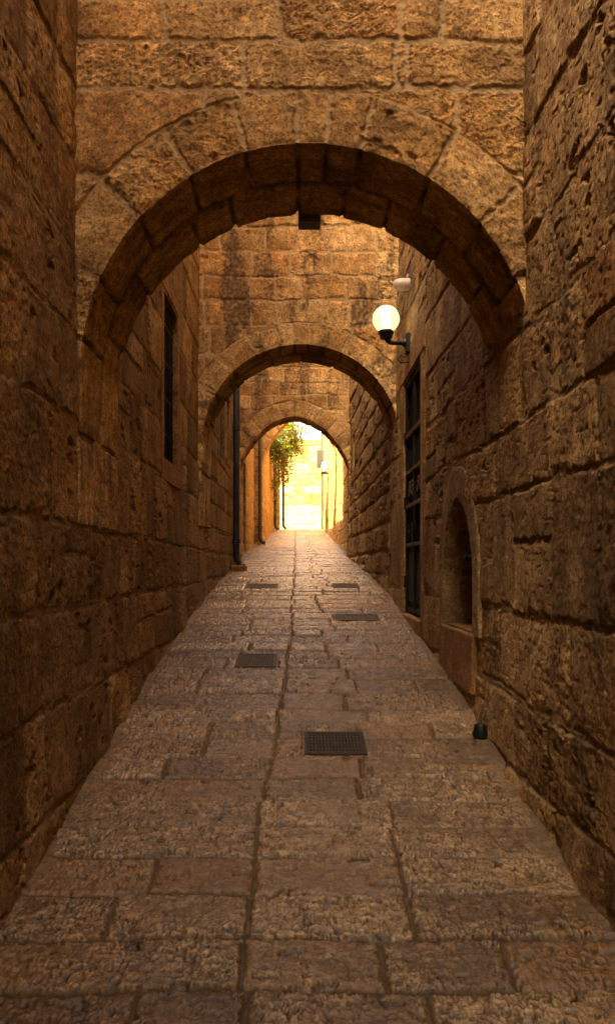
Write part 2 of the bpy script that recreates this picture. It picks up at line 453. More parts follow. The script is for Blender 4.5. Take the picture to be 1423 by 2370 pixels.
# ------------------------------------------------------------------ arches across the alley
def arch(label, curve, y0, thick, ring_t, joints, joints_back, ztop, xl, xr, vcell, st, mat, seed, ds=.006, sf=1.0):
    """curve: (n,2) x,z intrados points left to right, world"""
    curve = np.asarray(curve, float)
    L = np.concatenate([[0], np.cumsum(np.hypot(*np.diff(curve, axis=0).T))])
    n = int(L[-1] / ds); s = np.linspace(0, L[-1], n)
    px = np.interp(s, L, curve[:, 0]); pz = np.interp(s, L, curve[:, 1])
    k = max(3, int(.06 / ds)); ker = np.ones(k) / k
    tx = np.gradient(px); tz = np.gradient(pz)
    tx = np.convolve(np.pad(tx, (k // 2, k - 1 - k // 2), 'edge'), ker, 'valid'); tz = np.convolve(np.pad(tz, (k // 2, k - 1 - k // 2), 'edge'), ker, 'valid')
    ln = np.hypot(tx, tz); nx, nz = -tz / ln, tx / ln       # outward (up) for left-to-right
    # section: front outer -> front inner edge -> soffit -> back inner -> back outer
    a = np.linspace(ring_t, 0, max(4, int(ring_t / ds))); b = np.linspace(0, thick, max(6, int(thick / (ds * 1.3))))[1:]
    c = np.linspace(0, ring_t, max(4, int(ring_t / (ds * 4))))[1:]
    rr = np.concatenate([a, b * 0, c]); yy = np.concatenate([a * 0, b, c * 0 + thick])
    w = np.concatenate([-a, b, thick + c])                    # running coordinate
    # section normals (dr, dy): front (0,-1), soffit (-1,0), back (0,1), blended at edges
    fr = sst(.012, -.012, w) if False else 1 - sst(-.014, .014, w)
    bk = sst(thick - .014, thick + .014, w)
    dr = -(1 - fr - bk); dy = -fr + bk
    S, W = np.meshgrid(s, w, indexing='ij')
    jf = np.concatenate([[-9], joints, [L[-1] + 9]]); jb = np.concatenate([[-9], joints_back, [L[-1] + 9]])
    mid = thick * .52
    def cellf(u, v):
        isb = v > mid
        def one(J):
            j = np.clip(np.searchsorted(J, u) - 1, 0, len(J) - 2)
            return j, np.minimum(u - J[j], J[j + 1] - u)
        j1, d1 = one(jf); j2, d2 = one(jb)
        ids = np.where(isb, 500 + j2, j1); d = np.where(isb, d2, d1)
        d = np.minimum(d, np.abs(v - mid) + .004)
        d = np.minimum(d, v + ring_t)
        return ids, d
    st2 = dict(st); st2['warp'] = .008; st2['jd'] = st['jd'] + .002; st2['jw'] = st.get('ringjw', .010)
    h, A = relief(S, W, cellf, st2, seed)
    sof = np.clip((W > .01) & (W < thick), 0, 1)
    h = h * (1 - .45 * sof); jdist = cellf(S, W)[1]; jm = sof * (1 - sst(.004, .02, jdist + .006 * pn(S * 30, W * 30, seed + 95)))
    A[..., 2] = np.maximum(A[..., 2], .8 * jm * sst(-.5, .2, pn(S * 5, W * 5, seed + 96))); h = h - .02 * jm + sof * (W > mid) * .014
    ed = np.exp(-(np.minimum(np.abs(W), np.abs(W - thick)) / .02) ** 2)
    h = h - ed * (.005 + .008 * sst(.1, .6, pn(S * 9, W * 3, seed + 90)))
    # crown lines of soot and weather along the soffit
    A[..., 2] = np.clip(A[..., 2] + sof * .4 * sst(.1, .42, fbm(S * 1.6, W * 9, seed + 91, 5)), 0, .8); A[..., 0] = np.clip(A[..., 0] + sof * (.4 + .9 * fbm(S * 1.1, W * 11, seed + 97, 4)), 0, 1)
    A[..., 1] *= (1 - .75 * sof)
    X = px[:, None] + nx[:, None] * (rr[None, :] + h * dr[None, :]); Z = pz[:, None] + nz[:, None] * (rr[None, :] + h * dr[None, :])
    Y = y0 + yy[None, :] + h * dy[None, :] + 0 * X
    root = empty('stone_arch', (0.5 * (xl + xr), y0 + thick / 2, float(pz.min())), label, 'arch', 'stone arches across the alley')
    mesh_obj('arch_ring', np.stack([X, Y, Z], -1).reshape(-1, 3), grid_faces(len(s), len(w)), mat, root, attr=A.reshape(-1, 4))
    # wall above the ring
    ox = px + nx * ring_t; oz = pz + nz * ring_t
    us = np.arange(xl - .06, xr + .06, ds * 1.05 * sf)
    sel = nz > .12; od = np.argsort(ox[sel]); top = np.interp(us, ox[sel][od], oz[sel][od]) - .008
    zv = min(ztop, y0 * 1.0 * (1310 / F) + EYE + .15) if y0 < 5 else ztop
    t = np.linspace(0, 1, int((zv - top.min()) / (ds * 1.05 * sf)))
    if zv < ztop: t = np.concatenate([t, [(ztop - top.min()) / (zv - top.min())]])
    U, T = np.meshgrid(us, t, indexing='ij')
    Vv = top[:, None] + T * (zv - top[:, None])
    h, A = relief(U, Vv, vcell, st, seed + 200)
    e0 = Vv - top[:, None]
    mm = 1 - sst(.006, .02, e0 + .012 * pn(U * 22, Vv * 22, seed + 210))
    h = h * (1 - mm) + mm * -.012; A[..., 1] = np.maximum(A[..., 1], mm * .9)
    f1 = grid_faces(len(us), len(t))
    Vf = np.stack([U, y0 - h, Vv], -1).reshape(-1, 3); nV = len(Vf)
    # back face and top
    ub = us[::6]; tb = top[::6]
    Bk = np.stack([np.stack([ub, ub * 0 + y0 + thick, tb], -1), np.stack([ub, ub * 0 + y0 + thick, ub * 0 + ztop], -1), np.stack([ub, ub * 0 + y0 + .02, ub * 0 + ztop], -1)], 1).reshape(-1, 3)
    f2 = grid_faces(len(ub), 3, base=nV)
    mesh_obj('spandrel_wall', np.concatenate([Vf, Bk]), np.concatenate([f1, f2]), mat, root,
             attr=np.concatenate([A.reshape(-1, 4), np.tile([.5, 0, 0, 0], (len(Bk), 1))]))
    return root

def round_curve(cx, cz, r, a0, a1, n=400, legs=0):
    t = np.linspace(R_(a0), R_(a1), n)
    c = np.stack([cx + r * np.cos(t), cz + r * np.sin(t)], -1)
    if legs:   # legs sink into the side walls
        z = np.linspace(0, legs, 30)[1:, None]
        l = np.array([[cx - r, cz]]) + z * np.array([[-.014, -1]]); q = np.array([[cx + r, cz]]) + z * np.array([[.05, -1]])
        c = np.concatenate([l[::-1], c, q])
    return c

# ================================================================== STREET
COVERS = [  # name, x0,x1,y0,y1
    ('g', *[at(p, 1712, 4.43)[0] for p in (704, 844)], 4.235, 4.545),
    ('g', *[at(p, 1511, 6.0)[0] for p in (545, 641)], 5.86, 6.23),
    ('m', *[at(p, 1424, 7.6)[0] for p in (776, 880)], 7.55, 7.85),
    ('m', *[at(p, 1356, 9.9)[0] for p in (567, 640)], 9.75, 10.2),
    ('m', *[at(p, 1355, 9.9)[0] for p in (772, 832)], 9.8, 10.25)]
def build_street():
    r = np.random.default_rng(5)
    rows = [1.2, 1.5, 1.78, 2.03, 2.245, 2.474, 2.719, 2.976, 3.232, 3.477, 3.711, 3.946, 4.197, 4.464, 4.705, 4.92]
    while rows[-1] < 34.5: rows.append(rows[-1] + r.uniform(.22, .34))
    rows = np.array(rows); ubs = []
    for i, y in enumerate(rows[:-1]):
        c = np.interp(y, [2, 3.5, 5.2, 8, 30], [-.185, -.185, -.09, -.06, -.1])
        c2 = np.interp(y, [2, 3.5, 5, 8, 30], [.45, .37, .34, .33, .30])
        a = [-1.45]
        if r.random() < .6: a.append(r.uniform(-.75, -.4))
        a.append(c + r.uniform(-.02, .02))
        a.append(c2 + r.uniform(-.13, .13))
        if r.random() < .25: a.append(r.uniform(.7, .95))
        a.append(1.45); ubs.append(np.array(a))
    ys = [1.3]; y = 1.3
    while y < 34:
        yy = max(y, 2.2); y += min(.06, max(.0055, yy * yy / (727 * 1.3) / 2.0)); ys.append(y)
    ys = np.array(ys); xs = np.arange(-1.32, 1.34, .0045)
    U, Vv = np.meshgrid(xs, ys, indexing='ij')
    def cellf(u, v): return cells_courses(u, v, rows, ubs, split=0, seed=3)
    wu = U + .012 * pn(U * 2, Vv * 2.2, 300) + .004 * pn(U * 9, Vv * 9, 301)
    wv = Vv + .014 * pn(U * 1.6, Vv * 1.5, 302) + .004 * pn(U * 8, Vv * 8, 303)
    ids, d = cellf(wu, wv)
    r1, r2, r3, r4, r5 = [rnd(ids, 310 + i) for i in range(5)]
    n22 = pn(U * 26, Vv * 26, 320); n60 = pn(U * 60, Vv * 60, 321)
    far = sst(5, 12, Vv)
    e = d + .004 * n22 + .004 * n60 + .006 * np.maximum(0, pn(U * 5, Vv * 5, 322))
    m = 1 - sst(.003, .0095, e - .005 * r1)
    # pock marks of the pick, worn ridges left between them
    p1 = np.abs(pn(U * 20 + .7 * n22, Vv * 27 + .6 * n60, 330)); p2 = pn(U * 34 + r1 * 9, Vv * 44, 331)
    p3 = fbm(U * 13, Vv * 17, 332, 3)
    wear = sst(-.35, .35, fbm(U * 1.8 + r2 * 5, Vv * 2.2, 340, 3) + (r3 - .5) * .7)
    amp = .0025 + .0055 * wear
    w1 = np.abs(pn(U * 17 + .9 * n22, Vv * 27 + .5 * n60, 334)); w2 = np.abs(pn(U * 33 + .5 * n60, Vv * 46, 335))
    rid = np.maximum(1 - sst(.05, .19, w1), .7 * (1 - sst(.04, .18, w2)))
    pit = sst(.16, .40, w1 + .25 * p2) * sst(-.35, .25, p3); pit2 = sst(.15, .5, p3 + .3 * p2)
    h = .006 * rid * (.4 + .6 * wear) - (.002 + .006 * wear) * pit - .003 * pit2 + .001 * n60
    h = h + (r1 - .5) * .010 + .008 * fbm(U * 1.2, Vv * 1.2, 345, 2) + (r4 - .5) * .03 * np.clip(wv - np.take(rows, np.clip(np.searchsorted(rows, wv) - 1, 0, len(rows) - 2)), 0, .3)
    hole = sst(.50, .62, pn(U * 9, Vv * 13, 350)) * (r5 > .55); h = h - .014 * hole
    h = h - .008 * (1 - sst(0, .03, e))
    h = h * (1 - m) + m * (-.016 + .003 * n22)
    edge = 1.15 - np.abs(U) + .05 * fbm(U * 3, Vv * 3.2, 365, 3); dirt = (1 - sst(.0, .09, edge)) * (.5 + .5 * sst(-.3, .3, pn(Vv * 1.3 + 9 * np.sign(U), Vv * .7, 366)))
    h = h * (1 - dirt) + dirt * (.004 * n22 - .006 + .02 * (1 - sst(-.08, .06, edge)))
    tone = np.clip(-.12 + .42 * r4 + .12 * p3 + (.38 + .5 * wear) * rid, 0, 1)  # worn ridges lighter; the colour also stands in for missing relief shading
    soil_shade = np.clip((.45 + .5 * wear) * pit * (1 - rid) + .6 * hole, 0, .85)  # soil in the pits, painted darker to stand for their shade too
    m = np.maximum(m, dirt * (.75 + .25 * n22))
    A = np.stack([tone, m, np.clip(soil_shade, 0, .8), np.clip((r5 - .6) * 2, 0, .7)], -1)
    for (_, x0, x1, y0, y1) in COVERS:
        dd = np.maximum(np.maximum(x0 - U, U - x1), np.maximum(y0 - Vv, Vv - y1))
        w = sst(.004, .03, dd); h = h * w + (1 - w) * -.012; h = np.where(dd < -.012, -.05, h)
    # slight camber to the wall feet
    Z = ground(ys)[None, :] + h + .012 * (np.abs(U) > 1.05) * np.clip(np.abs(U) - 1.05, 0, 1)
    V = np.stack([U, Vv, Z], -1).reshape(-1, 3)
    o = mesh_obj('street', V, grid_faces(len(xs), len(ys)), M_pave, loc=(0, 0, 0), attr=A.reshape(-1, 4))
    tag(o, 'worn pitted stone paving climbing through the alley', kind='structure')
    # broad ground under and around everything
    ys = np.concatenate([np.arange(-14, 60, 1.0), [80, 140, 300]]); xs = np.array([-200, -60, -20, -6, -2, -1.3, 0, 1.3, 2, 6, 20, 60, 200.])
    U, Vv = np.meshgrid(xs, ys, indexing='ij')
    dip = np.where(Vv < 33.2, .10, .006)
    Z = ground(Vv) - dip
    o = mesh_obj('ground', np.stack([U, Vv, Z], -1).reshape(-1, 3), grid_faces(len(xs), len(ys)), M_ground, loc=(0, 0, 0), attr=np.tile([.5, 0, 0, .1], (U.size, 1)))
    tag(o, 'pale stone ground of the open square beyond the alley', kind='structure')
build_street()

# ================================================================== NEAR WALLS
WIN = dict(y0=6.25, y1=6.95, z0=.935 + EYE, z1=2.37 + EYE, depth=.22)
def lw_x(y): return -1.15 + 0 * np.asarray(y, float)
def rw_x(y): return np.interp(y, [-9, 3, 5, 7, 20], [1.19, 1.19, 1.17, 1.15, 1.15])
fixL = [EYE + q for q in (-2.2, -1.6, -1.15, -.68, -.2, .2, .77, 1.2, 1.62, 2.1, 2.5, 3.0, 3.4, 3.9)]
vbL, ubL = make_courses(-3, 8.8, -9, 9, .36, .52, .36, .82, 21, fixL)
def cL(u, v): return cells_courses(u, v, vbL, ubL, .2, 22)
def pier(U, Vv, h, A):
    w = sst(0, .02, np.minimum(np.minimum(U - 3.84, 4.52 - U), np.minimum(Vv - (EYE + .24), EYE + 1.12 - Vv)))
    g = np.abs(Vv - (EYE + .66)); mj = 1 - sst(.004, .014, g + .006 * pn(U * 20, Vv * 20, 5))
    h = h * (1 - .75 * w) + w * (.032 - .01 * mj); A[..., 1] *= (1 - w); A[..., 0] = A[..., 0] * (1 - w) + w * .25
    return h, A
side_wall('stone_wall', 'rough left wall of large weathered blocks with a barred window, nearest the viewer', -1, lw_x, -9, 9.12, EYE + 8.0, 6.2, .0056,
          dict(rough=.006, pit=.018, pitn=.32, stain=.85, jw=.018, jd=.006, fu=1.3, fv=.8, off=.009, chip=.008, hue=.2), cL, M_wall, 400, [WIN])
DOOR = dict(y0=6.80, y1=7.92, z0=gz(7.36) - .06, z1=1.96 + EYE, depth=.2)
def niche_shape(U, Vv, w=.575, grow=0):
    c = 5.37; zs = EYE + -.10; zb = EYE - .465; za = EYE + .50
    # pointed arch: two arcs
    hw = w + grow; rise = za + grow - zs; cc = (rise ** 2 - hw ** 2) / (2 * hw); Rr = hw + cc
    dx = np.abs(U - c)
    top = np.hypot(dx + cc, np.maximum(Vv - zs, 0)) - Rr
    return np.maximum(top, zb - grow * 0 - Vv)
fixR = [EYE + q for q in (-2.1, -1.5, -1.1, -.72, -.26, .41, .77, 1.25, 1.7, 2.2, 2.65, 3.1, 3.5, 3.95)]
vbR, ubR = make_courses(-3, 8.8, -9, 9, .36, .55, .4, .9, 31, fixR)
def cR(u, v): return cells_courses(u, v, vbR, ubR, .2, 32)
NICHE = dict(y0=4.9, y1=5.84, z0=EYE - .465, z1=EYE + .5, shape=niche_shape)
side_wall('stone_wall', 'rough right wall of big pitted blocks holding the niche, gate and globe lamp', 1, rw_x, -9, 9.12, EYE + 9.5, 6.2, .0056,
          dict(rough=.007, pit=.022, pitn=.36, stain=.85, off=.013, chip=.012, jw=.020, jd=.007, fu=1.3, fv=.8, hue=.2), cR, M_wall, 500, [DOOR, NICHE], thick=.95)

# ================================================================== ARCHES
def ang2s(angs, r, a0): return np.array(sorted([a0 * r + (180 - x) * math.pi / 180 * r for x in angs] + [a0 * r - .34, a0 * r + math.pi * r + .3]))
c1 = at(712, 856, 3.8); R1 = 525 * 3.8 / F
v1 = np.array([0, EYE + 1.2, EYE + 1.62, EYE + 2.05, at(0, 205, 3.8)[2], at(0, 93, 3.8)[2], at(0, -12, 3.8)[2], EYE + 3.3, EYE + 3.7, EYE + 4.2, EYE + 4.8, EYE + 9])
X38 = lambda p: at(p, 0, 3.8)[0]
u1 = [np.array([-2, -.95, 1.0, 2]), np.array([-2, -.8, .9, 2]), np.array([-2, -.9, 1.02, 2]), np.array([-2, X38(463), X38(556), X38(1060), 2]), np.array([-2, X38(560), X38(920), X38(945), 2]),
      np.array([-2, X38(383), X38(650), X38(925), X38(1027), 2])] + [np.array([-2, -.6 + .1 * i, .1 + .1 * i, .6, 2]) for i in range(6)]
def ca1(u, v): return cells_courses(u, v, v1, u1, 0, 51)
arch('thick foreground round arch of hewn voussoirs spanning the whole alley', round_curve(c1[0], c1[2], R1, 180, 0, legs=.8), 3.8, .76, .29,
     ang2s([8, 23.7, 40.4, 57.9, 76.5, 85.2, 92.4, 105.8, 120.9, 137.4, 156, 172], R1, .8 / R1), ang2s([15, 31, 48, 66, 79, 92.4, 112, 124, 146, 165], R1, .8 / R1),
     EYE + 4.6, -1.15, 1.15, ca1, dict(rough=.013, jw=.024, jd=.010, pit=.016, pitn=.3, stain=.6, off=.012, chip=.014, hue=.14, ringjw=.017, peck=.5), M_arch, 600, .0052)

c2 = at(697, 1025, 8.43); R2 = 228 * 8.43 / F
v2, u2 = make_courses(EYE + 1.0, EYE + 6, -1.6, 1.6, .25, .30, .30, .55, 61, [EYE + q for q in (1.4, 1.75, 2.1, 2.45, 2.78, 3.08, 3.36, 3.65, 3.93, 4.2)])
def ca2(u, v): return cells_courses(u, v, v2, u2, .05, 62)
arch('middle round arch with squared stained blocks above, beyond the globe lamp', round_curve(c2[0], c2[2], R2, 180, 0, legs=.95), 8.43, .72, .26,
     ang2s([6, 24, 40, 55, 66, 77, 86, 94, 103, 117, 133, 150, 168], R2, .95 / R2), ang2s([15, 34, 50, 70, 90, 108, 128, 146, 165], R2, .95 / R2),
     EYE + 5.0, -1.15, 1.15, ca2, dict(rough=.007, jw=.016, jd=.008, pit=.014, pitn=.4, stain=1.35, off=.012, chip=.016, hue=.4), M_arch, 700, .009)

p3 = [(555, 1400), (555, 1068), (572, 1038), (597, 1006), (625, 981), (648, 970.5), (672, 964.5), (688, 963), (705, 968.5), (720, 975), (751, 992), (771, 1015), (789, 1038), (808, 1072), (808, 1400)]
def pcurve(pts, d):
    P = np.array([at(a, b, d)[[0, 2]] for a, b in pts])
    L = np.concatenate([[0], np.cumsum(np.hypot(*np.diff(P, axis=0).T))]); s = np.linspace(0, L[-1], 300)
    x = np.interp(s, L, P[:, 0]); z = np.interp(s, L, P[:, 1]); k = np.ones(9) / 9
    x[4:-4] = np.convolve(x, k, 'valid'); z[4:-4] = np.convolve(z, k, 'valid')
    return np.stack([x, z], -1)
cv3 = pcurve(p3, 15.5); L3 = np.hypot(*np.diff(cv3, axis=0).T).sum()
v3, u3 = make_courses(EYE + 1.0, EYE + 7, -1.6, 1.6, .26, .34, .30, .55, 71)
def ca3(u, v): return cells_courses(u, v, v3, u3, .05, 72)
leg = 332 * 15.5 / F
j3 = np.concatenate([np.arange(.3, leg, .33), np.linspace(leg + .02, L3 - leg - .02, 13), np.arange(L3 - leg + .3, L3, .33)])
arch('slightly pointed third arch framing the bright far end', cv3, 15.5, .55, .36, j3, j3 + .12, EYE + 5.3, -1.3, 1.25, ca3,
     dict(rough=.008, jw=.014, jd=.012, pit=.014, pitn=.4, stain=1.2, off=.018, chip=.02, hue=.4), M_arch, 800, .014)
p4 = [(606, 1300), (606, 1075), (614, 1044), (629, 1017), (648, 992), (667, 971), (684, 958), (694, 955), (706, 960), (730, 972), (755, 996), (771, 1025), (783, 1058), (784, 1300)]
cv4 = pcurve(p4, 20.5); L4 = np.hypot(*np.diff(cv4, axis=0).T).sum()
j4 = np.linspace(.2, L4 - .2, 28)
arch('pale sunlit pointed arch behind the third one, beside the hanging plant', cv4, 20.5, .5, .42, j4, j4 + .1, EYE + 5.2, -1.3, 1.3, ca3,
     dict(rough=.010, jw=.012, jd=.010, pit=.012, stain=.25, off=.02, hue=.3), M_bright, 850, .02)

# unseen vault added behind the camera to darken the foreground
def passage():
    o = MB().box(-1.6, 1.6, -8.5, .3, EYE + 2.5, EYE + 3.4, .03)
    o = o.build('unseen_shade_vault', M_arch, None, (0, -4, EYE + 2.5)); tag(o, 'unseen stone vault added above and behind the viewer to shade the foreground', 'vault')
passage()

# ================================================================== MIDDLE AND FAR WALLS
vbM, ubM = make_courses(EYE - 1.2, EYE + 7, 8, 16, .30, .38, .45, .8, 81)
def cM(u, v): return cells_courses(u, v, vbM, ubM, .05, 82)
SL = [dict(y0=10.75, y1=11.35, z0=EYE + 1.62, z1=EYE + 2.75, depth=.25), dict(y0=11.75, y1=12.2, z0=EYE + 1.75, z1=EYE + 2.75, depth=.25)]
side_wall('stone_wall', 'smoother left wall of even courses with a black drainpipe, past the middle arch', -1, lambda y: np.interp(y, [8, 13, 16], [-1.15, -1.15, -1.24]), 9.1, 16.1, EYE + 8.4, EYE + 4.6, .012,
          dict(rough=.005, pit=.012, stain=.5, off=.012, jw=.018, jd=.009, fu=1.3, fv=.8), cM, M_wall, 900, SL)
vbN, ubN = make_courses(EYE - 1.2, EYE + 7, 8, 16, .28, .40, .30, .65, 91)
def cN(u, v): return cells_courses(u, v, vbN, ubN, .08, 92)
SR = [dict(y0=14.45, y1=14.95, z0=EYE + 1.9, z1=EYE + 2.65, depth=.25)]
side_wall('stone_wall', 'right wall of bulging rough blocks with deep dark joints, past the middle arch', 1, lambda y: np.interp(y, [8, 12, 16], [1.15, 1.15, 1.10]), 9.1, 16.1, EYE + 9.5, EYE + 4.6, .012,
          dict(rough=.010, pit=.03, pitn=.5, stain=.4, off=.03, boss=.010, jw=.026, jd=.014, chip=.03, fu=1.3, fv=.7), cN, M_wall, 950, SR)
vbF, ubF = make_courses(EYE - .6, EYE + 8, 15, 42, .32, .42, .5, .9, 101)
def cF(u, v): return cells_courses(u, v, vbF, ubF, .05, 102)
FD = [dict(y0=16.35, y1=17.25, z0=gz(16.8) + .05, z1=EYE + 2.4, depth=.22)]
FST = dict(rough=.010, pit=.014, stain=.3, off=.016, hue=.3)
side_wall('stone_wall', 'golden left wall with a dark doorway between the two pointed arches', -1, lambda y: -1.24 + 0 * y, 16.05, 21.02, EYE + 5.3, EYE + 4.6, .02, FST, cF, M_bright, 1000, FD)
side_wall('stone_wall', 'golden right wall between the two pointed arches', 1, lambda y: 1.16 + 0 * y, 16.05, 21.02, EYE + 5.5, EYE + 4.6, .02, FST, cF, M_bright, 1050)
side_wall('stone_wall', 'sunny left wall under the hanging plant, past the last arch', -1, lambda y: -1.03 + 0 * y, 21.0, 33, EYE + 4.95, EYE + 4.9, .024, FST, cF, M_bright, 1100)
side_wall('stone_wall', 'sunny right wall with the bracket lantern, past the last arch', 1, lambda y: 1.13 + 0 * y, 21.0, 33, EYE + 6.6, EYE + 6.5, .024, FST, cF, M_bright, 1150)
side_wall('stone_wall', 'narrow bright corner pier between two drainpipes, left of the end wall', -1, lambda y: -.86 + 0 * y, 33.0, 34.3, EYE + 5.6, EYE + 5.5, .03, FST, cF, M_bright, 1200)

def end_wall():
    us = np.arange(-4, 9, .02); vs = np.arange(EYE + 1.5, EYE + 7.15, .02)
    vb, ub = make_courses(EYE + 1.4, EYE + 8, -5, 10, .42, .68, .5, 1.1, 111)
    U, Vv = np.meshgrid(us, vs, indexing='ij')
    h, A = relief(U, Vv, lambda a, b: cells_courses(a, b, vb, ub, .05, 112), dict(rough=.016, jw=.02, pit=.02, stain=.55, off=.03, hue=.45), 1300)
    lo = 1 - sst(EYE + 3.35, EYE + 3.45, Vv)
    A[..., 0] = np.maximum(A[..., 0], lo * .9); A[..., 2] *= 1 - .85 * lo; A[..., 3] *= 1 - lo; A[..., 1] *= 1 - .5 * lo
    topz = EYE + 7.12
    V = np.stack([U, 41 - h, Vv], -1).reshape(-1, 3); n = len(V)
    bx = np.array([(-4, 41.03, topz), (9, 41.03, topz), (9, 42, topz), (-4, 42, topz), (-4, 42, EYE + 1.4), (9, 42, EYE + 1.4), (-4, 41, EYE + 1.4), (9, 41, EYE + 1.4)])
    f = np.array([(0, 1, 2, 3), (3, 2, 5, 4), (0, 3, 4, 6), (1, 7, 5, 2)]) + n
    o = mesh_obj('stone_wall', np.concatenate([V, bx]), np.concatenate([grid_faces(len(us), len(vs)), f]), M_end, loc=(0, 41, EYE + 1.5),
                 attr=np.concatenate([A.reshape(-1, 4), np.tile([.5, 0, 0, 0], (8, 1))]))
    tag(o, 'sunlit pale end wall closing the view under the sky', 'wall')
end_wall()

# ================================================================== BARRED WINDOW (left)
def window_left():
    y0, y1, z0, z1 = WIN['y0'], WIN['y1'], WIN['z0'], WIN['z1']; x = -1.15
    r = empty('barred_window', (x - .1, (y0 + y1) / 2, z0), 'tall dark window with black iron bars in the near left wall', 'window')
    MB().box(x - .135, x - .125, y0 + .004, y1 - .004, z0 + .004, z1 - .004).build('pane', M_dark, r)
    f = MB()
    for a, b in ((y0 + .003, y0 + .045), (y1 - .045, y1 - .003)): f.box(x - .12, x - .085, a, b, z0 + .003, z1 - .003, .004)
    for a, b in ((z0 + .003, z0 + .045), (z1 - .045, z1 - .003)): f.box(x - .12, x - .085, y0 + .047, y1 - .047, a, b, .004)
    f.build('window_frame', M_wood, r)
    for k in range(6):
        yy = y0 + (k + .7) * (y1 - y0) / 6.4
        MB().tube([(x - .045, yy, z0 - .01), (x - .045, yy, z1 + .01)], .011, 8).build('bar', M_iron, r, smooth=True)
    for k in range(4):
        zz = z0 + (k + .75) * (z1 - z0) / 4.4
        MB().box(x - .05, x - .040, y0 - .01, y1 + .01, zz - .016, zz + .016).build('crossbar', M_iron, r)
    # dressed surround
    s = MB(); w = .13; p = .004
    s.box(x - .20, x + p, y0 - w, y0 - .002, z0 - .02, z1 + .02, .008); s.box(x - .20, x + p, y1 + .002, y1 + w, z0 - .02, z1 + .02, .008)
    s.box(x - .20, x + p + .003, y0 - w - .05, y1 + w + .05, z1 + .022, z1 + .24, .008)
    s.box(x - .20, x + p + .006, y0 - w - .03, y1 + w + .03, z0 - .2, z0 - .022, .008)
    s.build('stone_surround', M_wall, r)
window_left()
def slit(o, side, x, label, group=None):
    y0, y1, z0, z1 = o['y0'], o['y1'], o['z0'], o['z1']
    r = empty('slit_window', (x, (y0 + y1) / 2, z0), label, 'window', 'slit windows past the middle arch')
    a, b = sorted((x + side * .18, x + side * .19))
    MB().box(a, b, y0 + .004, y1 - .004, z0 + .004, z1 - .004).build('pane', M_dark, r)
    for k in range(3):
        yy = y0 + (k + 1) * (y1 - y0) / 4
        MB().tube([(x + side * .05, yy, z0), (x + side * .05, yy, z1)], .01, 8).build('bar', M_iron, r, smooth=True)
    f = MB()
    a, b = sorted((x - side * .012, x + side * .15))
    f.box(a, b, y0 - .09, y1 + .09, z0 - .11, z0 - .002, .008); f.box(a, b, y0 - .09, y1 + .09, z1 + .002, z1 + .14, .008)
    f.build('sill_and_lintel', M_dress, r)
slit(SL[0], -1, -1.15, 'narrow dark slit window just past the middle arch on the left, nearer of the pair')
slit(SL[1], -1, -1.15, 'narrow dark slit window right beside the black drainpipe')
slit(SR[0], 1, 1.12, 'small dark slit window high in the bulging right wall')

